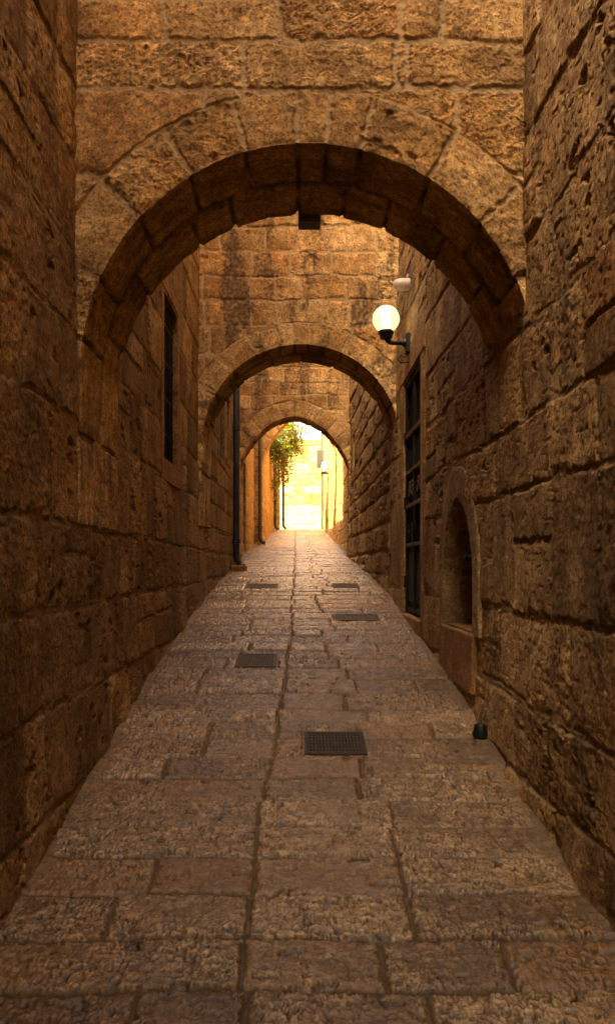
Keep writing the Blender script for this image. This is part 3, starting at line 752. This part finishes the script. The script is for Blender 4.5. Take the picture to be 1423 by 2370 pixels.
# ================================================================== IRON GATE (right)
def gate():
    y0, y1, z0, z1 = DOOR['y0'], DOOR['y1'], DOOR['z0'], DOOR['z1']; x = 1.15
    zg = gz(7.36) + .0
    r = empty('iron_gate', (x + .08, (y0 + y1) / 2, zg), 'tall black iron gate with transom and grey lower panels in the right wall', 'gate')
    ym = (y0 + y1) / 2
    MB().box(x + .17, x + .18, y0 + .004, y1 - .004, zg, z1 - .004).build('back_panel', M_dark, r)
    zt = zg + 1.95   # transom
    zl = zg + .78    # top of lower panel
    xa, xb = x + .015, x + .07
    f = MB()
    f.box(xa, xb, y0 + .003, y0 + .06, zg + .1, z1 - .003, .004); f.box(xa, xb, y1 - .06, y1 - .003, zg + .1, z1 - .003, .004)
    f.box(xa, xb, y0 + .062, y1 - .062, z1 - .063, z1 - .003, .004); f.box(xa + .002, xb - .002, ym - .03, ym + .03, zg + .12, z1 - .065, .004)
    f.build('gate_frame', M_iron, r)
    MB().box(xa - .004, xb, y0 + .062, y1 - .062, zt, zt + .05, .004).build('transom_bar', M_rust, r)
    for a, b in ((y0 + .065, ym - .033), (ym + .033, y1 - .065)):
        p = MB().box(x + .05, x + .06, a, b, zt + .055, z1 - .068)
        p.box(x + .044, x + .05, a, a + .03, zt + .055, z1 - .068); p.box(x + .044, x + .05, b - .03, b, zt + .055, z1 - .068)
        p.build('transom_pane', M_dark, r)
        lp = MB().box(x + .05, x + .062, a, b, zg + .16, zl)
        lp.box(x + .036, x + .05, a + .02, b - .02, zg + .2, zl - .05, .008)
        lp.build('lower_panel', M_panel, r)
        MB().box(x + .03, x + .066, a, b, zg + .1, zg + .155, .004).build('bottom_rail', M_panel, r)
        n = 5
        for k in range(n):
            yy = a + (k + .5) * (b - a) / n
            MB().tube([(x + .045, yy, zl), (x + .045, yy, zt)], .010, 8).build('bar', M_iron, r, smooth=True)
    for zz in (zl + .01, zl + .42, zl + .78):
        for a, b in ((y0 + .062, ym - .034), (ym + .034, y1 - .062)):
            MB().box(x + .008, x + .036, a, b, zz, zz + .035, .003).build('crossbar', M_rust, r)
    # scroll ornaments in the middle
    for a, b in ((y0 + .065, ym - .033), (ym + .033, y1 - .065)):
        o = MB(); c = (a + b) / 2
        for sgn in (-1, 1):
            pts = []
            for i in range(30):
                t = i / 29; ra = .10 * (1 - .75 * t); w = math.pi * 3 * t
                pts.append((x + .03, c + sgn * (.10 - ra * math.cos(w)) * .9, zl + .61 + ra * math.sin(w)))
            o.tube(pts, .007, 6)
        o.build('scroll', M_rust, r, smooth=True)
    h = MB(); h.box(x - .01, x + .012, ym - .10, ym - .04, zl + .05, zl + .24, .004); h.tube([(x - .01, ym - .07, zl + .15), (x - .045, ym - .07, zl + .15), (x - .045, ym - .18, zl + .15)], .009, 8)
    h.build('handle', M_iron, r)
    for zz in (zg + .35, zg + 1.2, zg + 1.9):
        MB().tube([(x + .012, y1 - .02, zz), (x + .012, y1 - .02, zz + .13)], .014, 10).build('hinge', M_iron, r, smooth=True)
    s = MB().box(x - .03, x + .17, y0 + .004, y1 - .004, zg - .15, zg + .075, .012)
    s.build('threshold', M_dress, r)
    s = MB()
    s.box(x - .012, x + .2, y0 - .16, y0 - .002, zg - .2, z1 + .02, .008); s.box(x - .012, x + .2, y1 + .002, y1 + .16, zg - .2, z1 + .02, .008)
    s.box(x - .015, x + .2, y0 - .2, y1 + .2, z1 + .022, z1 + .30, .01)
    s.build('stone_surround', M_dress, r)
gate()

# ================================================================== NICHE (right)
def niche():
    c = 5.37; x = 1.17; zs = EYE - .10; zb = EYE - .465; za = EYE + .50
    r = empty('wall_niche', (x, c, zb), 'pointed stone niche with an old tap, in the right wall', 'niche')
    def prof(w, top, n=40):
        rise = top - zs; cc = (rise ** 2 - w ** 2) / (2 * w); R = w + cc
        pts = [(c - w, zb)]; a1 = math.atan2(rise, cc)
        for i in range(n + 1):
            a = a1 * i / n; pts.append((c + cc - R * math.cos(a), zs + R * math.sin(a)))
        for i in range(n - 1, -1, -1):
            a = a1 * i / n; pts.append((c - cc + R * math.cos(a), zs + R * math.sin(a)))
        pts.append((c + w, zb)); return np.array(pts)
    pi = prof(.49, za - .01); po = pi.copy(); th = np.pi * np.arange(len(pi) - 2) / (len(pi) - 3)
    po[1:-1, 0] = c - .66 * np.cos(th); po[1:-1, 1] = zs + (za + .23 - zs) * np.sin(th) ** .9; po[0, 0] = c - .66; po[-1, 0] = c + .66
    # surround: face with thickness, smooth dressed stone, one mesh
    secs = [(po, .06), (po, .0), (po * .97 + pi * .03, -.007), (pi * .96 + po * .04, -.007), (pi, .0), (pi, .10)]
    sub = []
    for (a, xa), (b, xb) in zip(secs[:-1], secs[1:]):
        for t in np.linspace(0, 1, 8)[:-1]: sub.append((a * (1 - t) + b * t, xa * (1 - t) + xb * t))
    sub.append(secs[-1])
    P = np.stack([np.stack([np.full(len(p), x + xo), p[:, 0], p[:, 1]], -1) for p, xo in sub], 0)
    nS, nP = P.shape[:2]
    Sx, Pp = np.meshgrid(np.arange(nS), np.arange(nP), indexing='ij')
    P[..., 0] += .006 * fbm(P[..., 1] * 6, P[..., 2] * 6, 1400, 3)
    jm = np.zeros((nS, nP))
    for q in (.10, .33, .62, .86): jm = np.maximum(jm, 1 - sst(.003, .010, np.abs(Pp / nP - q)))
    A = np.stack([.55 + .3 * np.sin(np.floor(Pp / nP * 5) * 3.1), jm * .7, jm * 0, jm * 0], -1)
    mesh_obj('stone_surround', P.reshape(-1, 3), grid_faces(nS, nP), M_dress, r, attr=A.reshape(-1, 4))
    # recess: curved back
    nd = 26; rows = []
    for i in range(nd + 1):
        t = i / nd; k = math.sqrt(max(0, 1 - (t * .985) ** 2)); w = 0
        p = prof(.49, za - .01).copy(); p[:, 0] = c + (p[:, 0] - c) * (.02 + .98 * k); p[:, 1] = zb + (p[:, 1] - zb) * (.86 + .14 * k)
        rows.append(np.stack([np.full(len(p), x + .09 + .66 * t), p[:, 0], p[:, 1]], -1))
    P = np.array(rows); P[..., 0] += .012 * fbm(P[..., 1] * 5, P[..., 2] * 5, 1410, 3)
    jm = np.zeros(P.shape[:2])
    for q in (EYE - .2, EYE + .05, EYE + .27): jm = np.maximum(jm, 1 - sst(.004, .014, np.abs(P[..., 2] - q)))
    A = np.stack([.5 + 0 * jm, jm * .6, .25 * sst(0, .4, fbm(P[..., 1] * 4, P[..., 2] * 4, 1420, 3)), jm * 0], -1)
    mesh_obj('recess', P.reshape(-1, 3), grid_faces(*P.shape[:2]), M_dress, r, attr=A.reshape(-1, 4))
    s = MB().box(x - .022, x + .36, c - .55, c + .04, zb - .40, zb + .004, .012); s.box(x - .020, x + .36, c + .046, c + .56, zb - .40, zb + .002, .012)
    s.build('sill', M_dress, r)
    t = MB(); zt = EYE + .075
    t.tube([(x + .36, c + .02, zt), (x + .14, c + .02, zt)], .016, 12); t.lathe((x + .10, c + .02, zt), [(.0, -.03), (.038, -.026), (.044, 0), (.038, .03), (0, .034)], 14, (-1, 0, 0))
    t.tube([(x + .10, c + .02, zt), (x + .06, c + .02, zt - .01), (x + .05, c + .02, zt - .05)], .013, 10)
    t.build('tap', M_black, r, smooth=True)
    MB().tube([(x + .1, c - .36, EYE + .255), (x + .2, c, EYE + .255), (x + .12, c + .3, EYE + .255)], .008, 8).build('rod', M_iron, r, smooth=True)
    MB().tube([(x + .05, c - .46, EYE + .07), (x + .05, c - .16, EYE + .07)], .012, 8).build('spout', M_grate, r, smooth=True)
niche()

# ================================================================== LAMPS
def globe_mat():
    m = bpy.data.materials.new('frosted globe glass'); m.use_nodes = True; nt = m.node_tree; nt.nodes.clear()
    out = nt.nodes.new('ShaderNodeOutputMaterial')
    tr = N(nt, 'ShaderNodeBsdfTransparent'); tr.inputs[0].default_value = (1, .98, .9, 1)
    tl = N(nt, 'ShaderNodeBsdfTranslucent'); tl.inputs[0].default_value = (.5, .48, .42, 1)
    df = N(nt, 'ShaderNodeBsdfDiffuse'); df.inputs[0].default_value = (.55, .52, .46, 1)
    gl = N(nt, 'ShaderNodeBsdfGlossy'); gl.inputs['Roughness'].default_value = .12
    a = N(nt, 'ShaderNodeMixShader'); a.inputs[0].default_value = .35; nt.links.new(tl.outputs[0], a.inputs[1]); nt.links.new(df.outputs[0], a.inputs[2])
    lw = N(nt, 'ShaderNodeLayerWeight'); lw.inputs[0].default_value = .35
    b = N(nt, 'ShaderNodeMixShader'); nt.links.new(rng(nt, lw.outputs['Facing'], 0, 1, .42, .95), b.inputs[0]); nt.links.new(tr.outputs[0], b.inputs[1]); nt.links.new(a.outputs[0], b.inputs[2])
    c = N(nt, 'ShaderNodeMixShader'); c.inputs[0].default_value = .04; nt.links.new(b.outputs[0], c.inputs[1]); nt.links.new(gl.outputs[0], c.inputs[2])
    nt.links.new(c.outputs[0], out.inputs[0]); return m
def emit_mat(name, col, s):
    m = bpy.data.materials.new(name); m.use_nodes = True; nt = m.node_tree; nt.nodes.clear()
    out = nt.nodes.new('ShaderNodeOutputMaterial'); e = N(nt, 'ShaderNodeEmission'); e.inputs[0].default_value = (*col, 1); e.inputs[1].default_value = s
    nt.links.new(e.outputs[0], out.inputs[0]); return m
M_globe = globe_mat(); M_bulb = emit_mat('lit bulb', (1, .93, .8), 2.2)
def sphere_prof(r, a0=0, a1=180, n=24): return [(r * math.sin(R_(a0 + (a1 - a0) * i / n)), -r * math.cos(R_(a0 + (a1 - a0) * i / n))) for i in range(n + 1)]
def globe_lamp():
    d = 7.45; g = at(893, 738, d); gr = 31 * d / F; x = 1.15
    zarm = at(0, 793, d)[2]
    r = empty('wall_lamp', (x, d, zarm), 'lit round globe lamp on a black elbow bracket, right wall', 'lamp')
    gl = MB().lathe(g, sphere_prof(gr, 22, 180, 30), 36).build('globe', M_globe, r, smooth=True)
    MB().lathe(g + np.array([0, 0, -.075]), [(0, 0), (.035, 0), (.046, .02), (.046, .15), (.035, .175), (0, .18)], 20).build('bulb', M_bulb, r, smooth=True)
    zc = g[2] - gr * .93
    MB().lathe((g[0], g[1], zc), [(.028, -.075), (.062, -.07), (.068, -.03), (.078, -.025), (.080, .0), (.070, .006), (0, .006)], 28).build('collar', M_black, r, smooth=True)
    pts = [(g[0], d, zc - .06)]
    rad = .075
    zc2 = zarm
    pts.append((g[0], d, zc2 + rad))
    for i in range(1, 9):
        a = math.pi / 2 * i / 8; pts.append((g[0] + rad * (1 - math.cos(a)), d, zc2 + rad - rad * math.sin(a)))
    pts.append((x - .05, d, zc2))
    MB().tube(pts, .024, 16).build('arm', M_black, r, smooth=True)
    p = MB().box(x - .055, x + .02, d - .055, d + .055, zarm - .115, zarm + .095, .012)
    p.lathe((x - .055, d, zarm), [(.045, -.01), (.040, .02), (.026, .035)], 18, (-1, 0, 0))
    p.build('wall_plate', M_black, r)
    MB().tube([(x - .02, d, zarm - .11), (x - .06, d - .02, zarm - .15), (x - .10, d, zarm - .13), (x - .13, d + .01, zarm - .165), (x - .10, d + .02, zarm - .20), (x - .03, d, zarm - .195), (x + .02, d, zarm - .19)], .006, 6).build('cable', M_black, r, smooth=True)
globe_lamp()
def bulkhead():
    d = 7.5; c = at(930, 658, d); x = 1.15
    r = empty('bulkhead_lamp', (x, d, c[2]), 'small unlit cream dome lamp above the globe lamp', 'lamp')
    x0 = at(932, 0, d)[0]
    MB().lathe((x0, d, c[2]), [(.062, -.105), (.062, -.002), (.066, 0), (.066, .006)], 26, (-1, 0, 0)).build('body', M_cream, r, smooth=True)
    MB().lathe((x0 - .006, d, c[2]), [(.064 * math.cos(R_(a)), .098 * math.sin(R_(a))) for a in range(0, 91, 6)], 26, (-1, 0, 0)).build('dome', M_cream, r, smooth=True)
    m = MB().box(x0 + .105, x + .03, d - .05, d + .05, c[2] - .07, c[2] + .07, .008)
    m.tube([(x - .03, d, c[2] + .07), (x - .02, d, c[2] + .11)], .012, 8); m.build('mount', M_cream, r)
bulkhead()
def far_lantern():
    d = 27.5; g = at(762, 1081, d); x = 1.13
    g[0] = min(g[0], x - .12)
    r = empty('wall_lantern', (x, d, g[2] - .4), 'small white lantern on a curved iron bracket in the sunny far passage', 'lamp')
    MB().lathe(g, [(.10, -.16), (.13, -.05), (.14, .06), (.10, .16), (.04, .2), (0, .21)], 20).build('shade', plain_mat('white lantern glass', (.8, .78, .7), .3, 0, .05), r, smooth=True)
    b = MB().lathe(g + np.array([0, 0, -.18]), [(.02, -.08), (.16, -.07), (.16, -.04), (.06, -.02), (.08, .02)], 16)
    b.build('base', M_iron, r, smooth=True)
    pts = [(g[0], d, g[2] - .25)]
    for i in range(10):
        t = i / 9; pts.append((g[0] + (x + .02 - g[0]) * t, d, g[2] - .25 - .55 * t * t))
    MB().tube(pts, .022, 8).build('bracket', M_iron, r, smooth=True)
far_lantern()

# ================================================================== DRAINPIPES
def pipe(label, x, y, ztop, r, mat, foot=True, zb=None, group=None, side=-1):
    zb = gz(y) if zb is None else zb
    o = empty('drainpipe', (x, y, zb), label, 'drainpipe', 'drainpipes on the alley walls')
    pts = [(x, y, ztop), (x, y, zb + .24)]
    if foot:
        for i in range(1, 7):
            a = R_(55) * i / 6; pts.append((x - side * .2 * (1 - math.cos(a)), y - .02 * i / 6, zb + .24 - .2 * math.sin(a)))
        l = pts[-1]; pts.append((l[0] - side * .035, l[1] - .02, l[2] - .025))
    else: pts.append((x, y, zb + .01))
    MB().tube(pts, r, 18).build('pipe', mat, o, smooth=True)
    for k, zz in enumerate(np.arange(zb + .45, ztop - .2, 1.95)):
        c = MB().lathe((x, y, zz), [(r + .002, 0), (r + .016, .004), (r + .016, .03), (r + .010, .034), (r + .010, .085), (r + .002, .09)], 18)
        c.box(min(x, x + side * (r + .07)), max(x, x + side * (r + .07)), y - .015, y + .015, zz + .045, zz + .075)
        c.build('collar', mat, o, smooth=True)
    return o
p1 = at(547, 0, 12.6)
pipe('thick black drainpipe with bent foot, left wall past the middle arch', -1.07, 12.6, EYE + 5.6, .056, M_pipe)
bx = MB().box(-1.15, -.88, 12.25, 12.6, gz(12.4) - .1, gz(12.4) + .09, .02)
tag(bx.build('kerb_block', M_wall, None, (-1.0, 12.4, gz(12.4))), 'dark squat stone block under the foot of the thick black drainpipe', 'block')
pipe('slim dark drainpipe on the pier of the pale pointed arch', at(602, 0, 20.35)[0], 20.33, EYE + 4.4, .055, M_pipeb)
pipe('dark drainpipe below the hanging plant on the sunny left wall', -.96, 30.5, EYE + 4.6, .06, M_pipe)
pipe('thin brown drainpipe at the left edge of the sunlit end wall', at(655, 0, 33.4)[0] + .02, 32.9, EYE + 5.2, .06, M_pipeb, zb=gz(33))
pipe('tall brown standpipe at the right edge of the sunlit end wall', at(748, 0, 32.8)[0] - .02, 32.8, EYE + 6.2, .075, M_pipeb, foot=False, side=1)
s = at(744, 1061, 32.6)
sg = MB().box(s[0] - .22, s[0] + .12, 32.5, 32.68, s[2] - .42, s[2] + .38, .03)
sg.box(s[0] - .16, s[0] + .06, 32.485, 32.499, s[2] - .3, s[2] + .26, .004)
tag(sg.build('meter_box', M_sign, None, (s[0], 32.6, s[2] - .4)), 'grey meter box strapped to the tall brown standpipe', 'meter box')

# doorway leaf, far left
def far_door():
    o = FD[0]; x = -1.24
    r = empty('wooden_door', (x - .1, 16.8, o['z0']), 'dark wooden door deep in the golden left wall, between pointed arches', 'door')
    m = MB()
    for k in range(6):
        a = o['y0'] + .01 + k * .147; m.box(x - .16, x - .12, a, a + .143, o['z0'] + .01, o['z1'] - .01, .006)
    m.build('door_leaf', M_wood, r)
    MB().lathe((x - .12, o['y0'] + .1, o['z0'] + 1.0), [(.02, 0), (.03, .03), (0, .045)], 10, (1, 0, 0)).build('knob', M_iron, r, smooth=True)
far_door()

# ================================================================== COVERS AND SMALL THINGS
def cover(kind, x0, x1, y0, y1, label):
    yc = (y0 + y1) / 2; zc = gz(yc); sl = slope(yc)
    T = lambda P: [(p[0], yc + p[1] - sl * p[2] * .0, zc + p[1] * sl + p[2]) for p in P]
    w = x1 - x0; l = y1 - y0; x = (x0 + x1) / 2
    r = empty('drain_grate' if kind == 'g' else 'manhole_cover', (x, yc, zc), label, 'drain grate' if kind == 'g' else 'manhole cover', 'iron drain grates in the paving' if kind == 'g' else 'iron covers in the paving')
    def put(mb, name, mat):
        mb.v = T(mb.v); return mb.build(name, mat, r)
    f = MB(); t = .022
    f.box(x0, x0 + t, -l / 2, l / 2, -.05, .002, .003); f.box(x1 - t, x1, -l / 2, l / 2, -.05, .002, .003)
    f.box(x0 + t + .001, x1 - t - .001, -l / 2, -l / 2 + t, -.05, .002, .003); f.box(x0 + t + .001, x1 - t - .001, l / 2 - t, l / 2, -.05, .002, .003)
    put(f, 'frame', M_grate if y0 < 5 else M_cover)
    g = MB()
    if kind == 'g':
        n = 16; iw = w - 2 * t - .012
        for k in range(n + 1):
            xx = x0 + t + .006 + iw * k / n; g.box(xx - .0055, xx + .0055, -l / 2 + t + .006, l / 2 - t - .006, -.035, -.003)
        for k in range(7):
            yy = -l / 2 + t + .012 + (l - 2 * t - .024) * k / 6; g.box(x0 + t + .004, x1 - t - .004, yy - .006, yy + .006, -.034, -.002)
        g.box(x - .025, x + .025, -.02, .02, -.03, .0, .004)
        g.box(x0 + t, x1 - t, -l / 2 + t, l / 2 - t, -.06, -.05)
        put(g, 'grating', M_grate if y0 < 5 else M_cover)
    else:
        g.box(x0 + t + .004, x1 - t - .004, -l / 2 + t + .004, l / 2 - t - .004, -.04, -.006)
        for k in range(9):
            for j in range(4):
                xx = x0 + .05 + (w - .1) * k / 8; yy = -l / 2 + .05 + (l - .1) * j / 3
                g.box(xx - .012, xx + .012, yy - .012, yy + .012, -.0059, -.001)
        put(g, 'plate', M_cover)
labs = ['square iron drain grate in the foreground paving, nearest of all', 'smaller iron drain grate left of the paving centre, farther up',
        'wide dark iron cover in the paving right beside the iron gate', 'thin dark iron cover far up the paving on the left', 'thin dark iron cover far up the paving on the right']
for c, lb in zip(COVERS, labs): cover(*c, lb)
def spot():
    c = at(1133, 1697, 4.45); x, y = 1.115, 4.47; z = gz(y)
    r = empty('ground_spotlight', (x, y, z), 'small black unlit uplight on the paving at the foot of the right wall', 'spotlight')
    MB().lathe((x, y, z), [(.0, 0), (.045, 0), (.047, .01), (.038, .068), (.032, .076), (.027, .073), (.024, .066), (0, .064)], 22, (.08, .0, 1)).build('housing', M_black, r, smooth=True)
    MB().box(x - .03, x + .06, y + .03, y + .055, z - .01, z + .03, .004).build('bracket', M_black, r)
spot()
b0 = at(716, 503, 4.64)
jb = MB().box(b0[0] - .070, b0[0] + .070, 4.57, 4.70, at(0, 522, 4.64)[2], at(0, 470, 4.64)[2], .006)
jb.box(b0[0] - .06, b0[0] + .06, 4.562, 4.57, at(0, 519, 4.64)[2], at(0, 480, 4.64)[2])
tag(jb.build('junction_box', M_rust, None, (b0[0], 4.63, at(0, 522, 4.64)[2])), 'small dark metal box fixed behind the crown of the foreground arch', 'box')

# ================================================================== HANGING PLANT
def leaf_mat():
    m, nt, b, out = nmat('climber leaves')
    at_ = N(nt, 'ShaderNodeAttribute', attribute_name='sd')
    b.inputs['Roughness'].default_value = .5
    nt.links.new(at_.outputs['Color'], b.inputs['Base Color'])
    tl = N(nt, 'ShaderNodeBsdfTranslucent'); c = mixc(nt, 1.0, at_.outputs['Color'], (1.6, 1.5, .7), 'MULTIPLY'); nt.links.new(c, tl.inputs[0])
    mx = N(nt, 'ShaderNodeMixShader'); mx.inputs[0].default_value = .55
    nt.links.new(b.outputs[0], mx.inputs[1]); nt.links.new(tl.outputs[0], mx.inputs[2]); nt.links.new(mx.outputs[0], out.inputs[0])
    return m
def plant():
    r = random.Random(8); d = 27.0; x0 = -1.0
    root = empty('climbing_plant', (x0, d, EYE + 2.2), 'leafy green climber spilling from the sunny left wall', 'plant')
    stems = MB(); V = []; Fc = []; A = []
    def leaf(p, sz, drop=.3):
        a = r.uniform(0, 6.28); t = r.uniform(-1.2, .5)
        ax = np.array([math.cos(a) * math.cos(t), math.sin(a) * math.cos(t), math.sin(t) - drop]); ax /= np.linalg.norm(ax)
        b = np.cross(ax, [r.uniform(-1, 1), r.uniform(-1, 1), r.uniform(.2, 1)]); b /= np.linalg.norm(b); c = np.cross(ax, b)
        n = len(V)
        for q in (p, p + ax * sz * .45 + b * sz * .32 + c * sz * .1, p + ax * sz, p + ax * sz * .45 - b * sz * .32 + c * sz * .1): V.append(q)
        Fc.append((n, n + 1, n + 2, n + 3))
        k = r.random()
        col = (.05, .085, .014) if k < .42 else (.12, .15, .02) if k < .76 else (.035, .06, .015) if k < .86 else (.26, .20, .03) if k < .95 else (.22, .085, .02)
        j = r.uniform(.7, 1.3)
        A.extend([(col[0] * j, col[1] * j, col[2] * j, 1)] * 4)
    # arching stems: rise from the wall, spill out and hang
    for k in range(80):
        yy = d + r.uniform(-1.3, 1.6); z0 = EYE + r.uniform(4.0, 5.05)
        reach = r.uniform(.15, 1.0) ** 1 * (1.0 if r.random() < .75 else 1.35); hang = (r.uniform(.3, 1.7) if reach < .8 else r.uniform(-.1, .7)) if reach > .3 else r.uniform(.8, 2.3)
        p = np.array([x0 - .02, yy, z0]); pts = [p.copy()]
        n = 14
        for i in range(1, n + 1):
            t = i / n
            q = np.array([x0 + reach * (1 - (1 - t) ** 2.0), yy + .25 * math.sin(k + 3 * t), z0 + .45 * math.sin(min(1, t * 2.2) * math.pi / 2) * (1 if k % 3 else 1.5) * min(1, reach + .3) - hang * t * t])
            pts.append(q)
        stems.tube(pts, [.010 * (1 - .7 * i / n) + .003 for i in range(n + 1)], 5)
        for i in range(1, n + 1):
            for _ in range(r.randint(3, 7)):
                pp = pts[i] + np.array([r.gauss(0, .07), r.gauss(0, .09), r.gauss(0, .08)])
                if pp[0] < x0 + .0: pp[0] = x0 + .02
                leaf(pp, r.uniform(.06, .13))
    # hanging strands low on the wall
    for k in range(11):
        yy = d + r.uniform(-.4, 2.2); z0 = EYE + r.uniform(3.2, 4.2); ln = r.uniform(.6, 1.9); x = x0 + r.uniform(.02, .12)
        pts = [(x + .03 * math.sin(i * .7 + k), yy + .04 * math.cos(i + k), z0 - ln * i / 12) for i in range(13)]
        stems.tube(pts, .006, 5)
        for i in range(13):
            for _ in range(r.randint(1, 4)): leaf(np.array(pts[i]) + np.array([abs(r.gauss(0, .05)), r.gauss(0, .07), r.gauss(0, .05)]), r.uniform(.05, .10), .6)
    mesh_obj('foliage', np.array(V), np.array(Fc), leaf_mat(), root, attr=np.array(A), smooth=False)
    stems.build('stems', plain_mat('climber stems', (.07, .045, .025), .7), root, smooth=True)
plant()

# ================================================================== LIGHT, CAMERA
SUN_EL, SUN_AZ = 50.0, -45.0      # azimuth: degrees to the right of straight behind the camera
sv = np.array([math.cos(R_(SUN_EL)) * math.sin(R_(SUN_AZ)), -math.cos(R_(SUN_EL)) * math.cos(R_(SUN_AZ)), math.sin(R_(SUN_EL))])
ld = bpy.data.lights.new('sun', 'SUN'); ld.energy = 4.5; ld.angle = R_(.5); ld.color = (1, .86, .66)
lo = bpy.data.objects.new('sun', ld); COL.objects.link(lo)
from mathutils import Vector
lo.rotation_euler = Vector(sv).to_track_quat('Z', 'Y').to_euler(); lo.location = (10, -10, 20)
w = bpy.data.worlds.new('World'); scene.world = w; w.use_nodes = True
nt = w.node_tree; nt.nodes.clear()
out = nt.nodes.new('ShaderNodeOutputWorld'); bg = nt.nodes.new('ShaderNodeBackground'); sky = nt.nodes.new('ShaderNodeTexSky')
sky.sky_type = 'NISHITA'; sky.sun_disc = False; sky.sun_elevation = R_(SUN_EL); sky.sun_rotation = math.atan2(sv[0], sv[1])
sky.dust_density = 6.0; sky.air_density = 1.0; sky.ozone_density = .6
bg.inputs[1].default_value = .15
nt.links.new(sky.outputs[0], bg.inputs[0]); nt.links.new(bg.outputs[0], out.inputs[0])

cam = bpy.data.cameras.new('camera'); co = bpy.data.objects.new('camera', cam); COL.objects.link(co)
co.location = (0, 0, EYE); co.rotation_euler = (R_(90), 0, 0)
cam.sensor_fit = 'HORIZONTAL'; cam.sensor_width = 36; cam.lens = 36 * F / 1423
cam.shift_x = (711.5 - VX) / 1423; cam.shift_y = (HY - 1185) / 1423
cam.clip_start = .05; cam.clip_end = 1000
scene.camera = co
vs = scene.view_settings
vs.view_transform = 'Standard'; vs.look = 'None'; vs.gamma = 1; vs.use_curve_mapping = False
vs.exposure = 3.25
try:
    vs.use_white_balance = True; vs.white_balance_temperature = 9500; vs.white_balance_tint = 10
except Exception: pass
scene.display_settings.display_device = 'sRGB'
cy = scene.cycles
cy.use_denoising = True
try: cy.denoiser = 'OPENIMAGEDENOISE'
except Exception: pass
cy.max_bounces = 10; cy.diffuse_bounces = 7; cy.glossy_bounces = 3; cy.transparent_max_bounces = 8
cy.caustics_reflective = False; cy.caustics_refractive = False
cy.sample_clamp_indirect = 6
